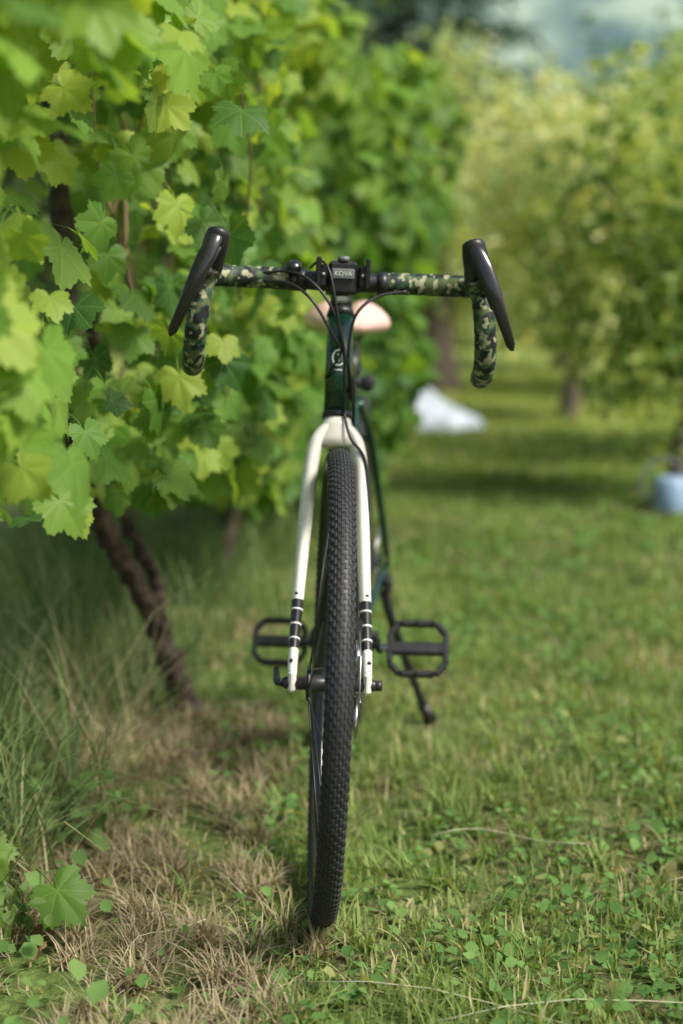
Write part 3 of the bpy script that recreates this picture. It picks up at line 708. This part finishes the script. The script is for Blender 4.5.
def T_(nm, a, b, r, mat='green', seg=20, **k): return tube(nm, [a, b], r, M[mat], bike, seg=seg, n=1, **k)
T_('head_tube', ax(HT0), ax(HT1-.001), .0215)
BB = np.array([0, .61, .278]); sa = rad(73.5); su = np.array([0, math.cos(sa), math.sin(sa)]); SC = BB+su*.49; RA = np.array([0.008, 1.04, .352])
T_('top_tube', ax(HT1-.03), SC-su*.02, [.0155, .0145]); T_('down_tube', ax(HT0+.03), BB, [.018, .019]); T_('seat_tube', BB, SC, .0155)
T_('bottom_bracket_shell', BB+np.array([-.036, 0, 0]), BB+np.array([.036, 0, 0]), .021)
T_('seat_clamp', SC-su*.004, SC+su*.012, .0185, 'black'); T_('seatpost', SC, BB+su*.56, .0136, 'black')
for sd in (-1, 1):
    tube('seat_stay', [SC-su*.035+np.array([sd*.014, 0, 0]), SC*.7+RA*.3+np.array([sd*.034, .02, .0]), RA+np.array([sd*.062, 0, .015])], [.009, .008, .007], M['green'], bike)
    tube('chain_stay', [BB+np.array([sd*.02, .02, 0]), BB+np.array([sd*.034, .12, .012]), RA+np.array([sd*.062, 0, -.005])], [.012, .010, .008], M['green'], bike)
    box('rear_dropout', RA+np.array([sd*.064, 0, 0]), (.008, .035, .045), M['black'], bike)
XF[0] = Matrix.Translation((.008, 0, 0)); wheel('rear', RA[1], RA[2]); XF[0] = None
hb = ax((HT0+HT1)/2+.004, .0225); ang = np.linspace(0, 2*math.pi, 25)
P = [hb+np.array([.0095*math.cos(a), 0, 0])+u*.0125*math.sin(a)-fp*.0225*(1-math.cos(.0095*math.cos(a)/.0225)) for a in ang]
V, F = loftg(P, .0012, seg=6); add('head_badge_mark', V, F, M['mark'], bike)
tube('head_badge_bar', [hb-u*.006, hb+u*.006], .0012, M['mark'], bike, n=1)
tube('head_badge_line', [hb-u*.02-np.array([.006, 0, 0]), hb-u*.02+np.array([.006, 0, 0])], .001, M['mark'], bike, n=1)
sc = BB+su*.583+np.array([-.018, 0, 0]); SV = []; ns = 36; sg_ = 28
for j in range(ns+1):
    t = j/ns; y = -.155+.275*t
    w = 1.08*np.interp(t, [0, .04, .15, .45, .7, .88, .96, 1], [.008, .017, .022, .032, .062, .082, .074, .045]); h = np.interp(t, [0, .1, .5, .75, .9, 1], [.010, .016, .020, .032, .036, .020])
    z = np.interp(t, [0, .5, .8, 1], [.0, -.002, .010, .012])
    for k in range(sg_):
        a = 2*math.pi*k/sg_; ca, sa_ = math.cos(a), math.sin(a)
        zz = h*sa_*(1 if sa_ > 0 else 1.1)-.014*(abs(ca)**2)*(w/.08)-.030*math.exp(-(ca*w/.016)**2)*(sa_ > 0)*np.clip((t-.25)*3, 0, 1)
        SV.append(sc+np.array([w*ca, y, .030+z+zz]))
SF = [[j*sg_+k, j*sg_+(k+1) % sg_, (j+1)*sg_+(k+1) % sg_, (j+1)*sg_+k] for j in range(ns) for k in range(sg_)]+[list(range(sg_)), [ns*sg_+k for k in range(sg_)][::-1]]
add('saddle', SV, SF, M['saddle'], bike)
for sd in (-1, 1):
    tube('saddle_rail', [sc+np.array([sd*.01, -.13, .02]), sc+np.array([sd*.02, -.06, -.012]), sc+np.array([sd*.022, .05, -.012]), sc+np.array([sd*.04, .1, .012])], .0036, M['black'], bike, seg=8)
box('saddle_clamp', sc+np.array([0, -.0, -.016]), (.052, .04, .024), M['black'], bike, bev=.3)
box('rear_light', SC+su*.03+np.array([.0, .03, 0]), (.03, .02, .035), M['black'], bike, bev=.3)
box('under_seat_clamp_mount', SC-su*.01+np.array([.028, .05, .01]), (.03, .05, .03), M['black'], bike, bev=.3)
cr = -.048
V, F = revolveg([(.088, -.0015), (.088, .0015), (.07, .0015), (.07, -.0015)], BB[1], BB[2], 60, x0=cr); add('chainring', V, F, M['black'], bike)
Tg = Geo()
for k in range(42):
    a = k*2*math.pi/42; V, F = boxg((0, 0, 0), (.002, .005, .006)); Tg.add(V @ rotm('X', -math.degrees(a)).T+np.array([cr, BB[1]+.0895*math.sin(a), BB[2]+.0895*math.cos(a)]), F)
for k in range(4):
    a = k*math.pi/2+.5; Tg.add(*loftg([(cr, BB[1], BB[2]), (cr, BB[1]+.075*math.sin(a), BB[2]+.075*math.cos(a))], .003, .009, up=(1, 0, 0), seg=8))
Tg.make('chainring_teeth_and_spider', M['black'], bike)
for k in range(8):
    r = .024+.006*k; V, F = revolveg([(r, -.0009), (r, .0009), (.015, .0009), (.015, -.0009)], RA[1], RA[2], 40, x0=-.044+.0042*k); add('cassette_cog', V, F, M['silver'], bike)
ch = [(cr, BB[1], BB[2]+.090), (-.034, RA[1], RA[2]+.045)]; tube('chain_upper', ch, .003, M['grey'], bike, n=1, seg=6)
tube('chain_lower', [(cr, BB[1], BB[2]-.09), (-.037, RA[1]-.02, RA[2]-.13)], .003, M['grey'], bike, n=1, seg=6)
box('rear_derailleur', (-.060, RA[1]-.0, RA[2]-.04), (.02, .03, .05), M['black'], bike, bev=.3)
tube('derailleur_cage', [(-.042, RA[1]+.0, RA[2]-.05), (-.039, RA[1]-.02, RA[2]-.13)], .008, M['black'], bike, n=1)
for sd, nm, fw in ((-1, 'right', 1), (1, 'left', -1)):
    a0 = BB+np.array([sd*.058, 0, 0]); a1 = BB+np.array([sd*.070, fw*.160, (-.045 if fw > 0 else .024)])
    V, F = loftg(spline([a0, a0*.5+a1*.5, a1], 5), np.linspace(.014, .011, 11), np.linspace(.009, .007, 11), up=(1, 0, 0), seg=14); add('crank_'+nm, V, F, M['black'], bike)
    T_('crank_boss_'+nm, BB+np.array([sd*.036, 0, 0]), BB+np.array([sd*.064, 0, 0]), .018, 'black')
    pc = a1+np.array([sd*.066, 0, 0]); Pg = Geo(); tiltR = rotm('X', 56 if sd > 0 else 48)
    def pb(c, s, Rz=None):
        V, F = boxg((0, 0, 0), s, None, .25)
        if Rz is not None: V = V @ Rz.T
        V = (V+np.array(c))*1.08; Pg.add(V @ tiltR.T+pc, F)
    for yy in (-.044, .044): pb((0, yy, 0), (.058, .010, .014))
    pb((-.045, 0, 0), (.010, .052, .013)); pb((.047, 0, 0), (.010, .052, .013))
    pb((0, 0, 0), (.092, .022, .014))
    for sx in (-1, 1):
        for sy in (-1, 1): pb((sx*.038+.001, sy*.035, 0), (.026, .010, .0135), rotm('Z', -sx*sy*50))
    for sx in (-.026, 0, .026):
        for sy in (-.044, .044): pb((sx, sy, .009), (.004, .004, .006)); pb((sx, sy, -.009), (.004, .004, .006))
    Pg.make('pedal_'+nm, M['black'], bike, smooth=False)
    T_('pedal_axle_'+nm, a1, pc, .007, 'silver')
tube('kickstand_leg', [RA+np.array([.060, -.10, -.045]), RA+np.array([.080, -.085, -.12]), RA+np.array([.155, .0, -.335])], [.011, .010, .009], M['black'], bike)
tube('kickstand_foot', [RA+np.array([.146, -.005, -.310]), RA+np.array([.166, .0, -.352])], [.011, .016], M['black'], bike, n=1)
box('kickstand_bracket', RA+np.array([.066, -.10, -.03]), (.02, .06, .035), M['black'], bike, bev=.3)
c0 = ax(HT0+.03)*.45+BB*.55
tube('rear_brake_hose_run', [ax(.485, .0, .024), c0+np.array([.022, -.02, 0]), BB+np.array([.03, .02, .03]), RA+np.array([.055, -.08, .03])], .0024, M['black'], bike, seg=8)

# ------------------------------------------------------------------ light & camera
el = rad(48); az = Vector((.74, -.42, 0)).normalized()
sd = Vector((az.x*math.cos(el), az.y*math.cos(el), math.sin(el)))
L = bpy.data.lights.new('sun', 'SUN'); L.energy = 5.0; L.angle = rad(16); L.color = (1, .95, .84)
lo = bpy.data.objects.new('sun', L); scene.collection.objects.link(lo); lo.rotation_euler = sd.to_track_quat('Z', 'Y').to_euler(); lo.location = (10, -6, 12)
w = bpy.data.worlds.new('World'); scene.world = w; w.use_nodes = True; nt = w.node_tree
bg = nt.nodes['Background']; sky = nt.nodes.new('ShaderNodeTexSky'); sky.sky_type = 'NISHITA'; sky.sun_disc = False
sky.sun_elevation = el; sky.sun_rotation = math.atan2(sd.x, sd.y); sky.dust_density = 3.5; sky.air_density = 1.0; sky.ozone_density = .8
nt.links.new(sky.outputs[0], bg.inputs[0]); bg.inputs[1].default_value = .15
scene.view_settings.view_transform = 'Standard'; scene.view_settings.look = 'None'; scene.view_settings.exposure = 0
cam = bpy.data.cameras.new('camera'); co = bpy.data.objects.new('camera', cam); scene.collection.objects.link(co)
co.location = (0, 0, .95); co.rotation_euler = (rad(90-8.44), 0, 0); cam.sensor_fit = 'VERTICAL'; cam.sensor_height = 36; cam.lens = 55
cam.clip_start = .05; cam.clip_end = 3000
cam.dof.use_dof = True; cam.dof.focus_distance = 2.18; cam.dof.aperture_fstop = 2.0
scene.camera = co
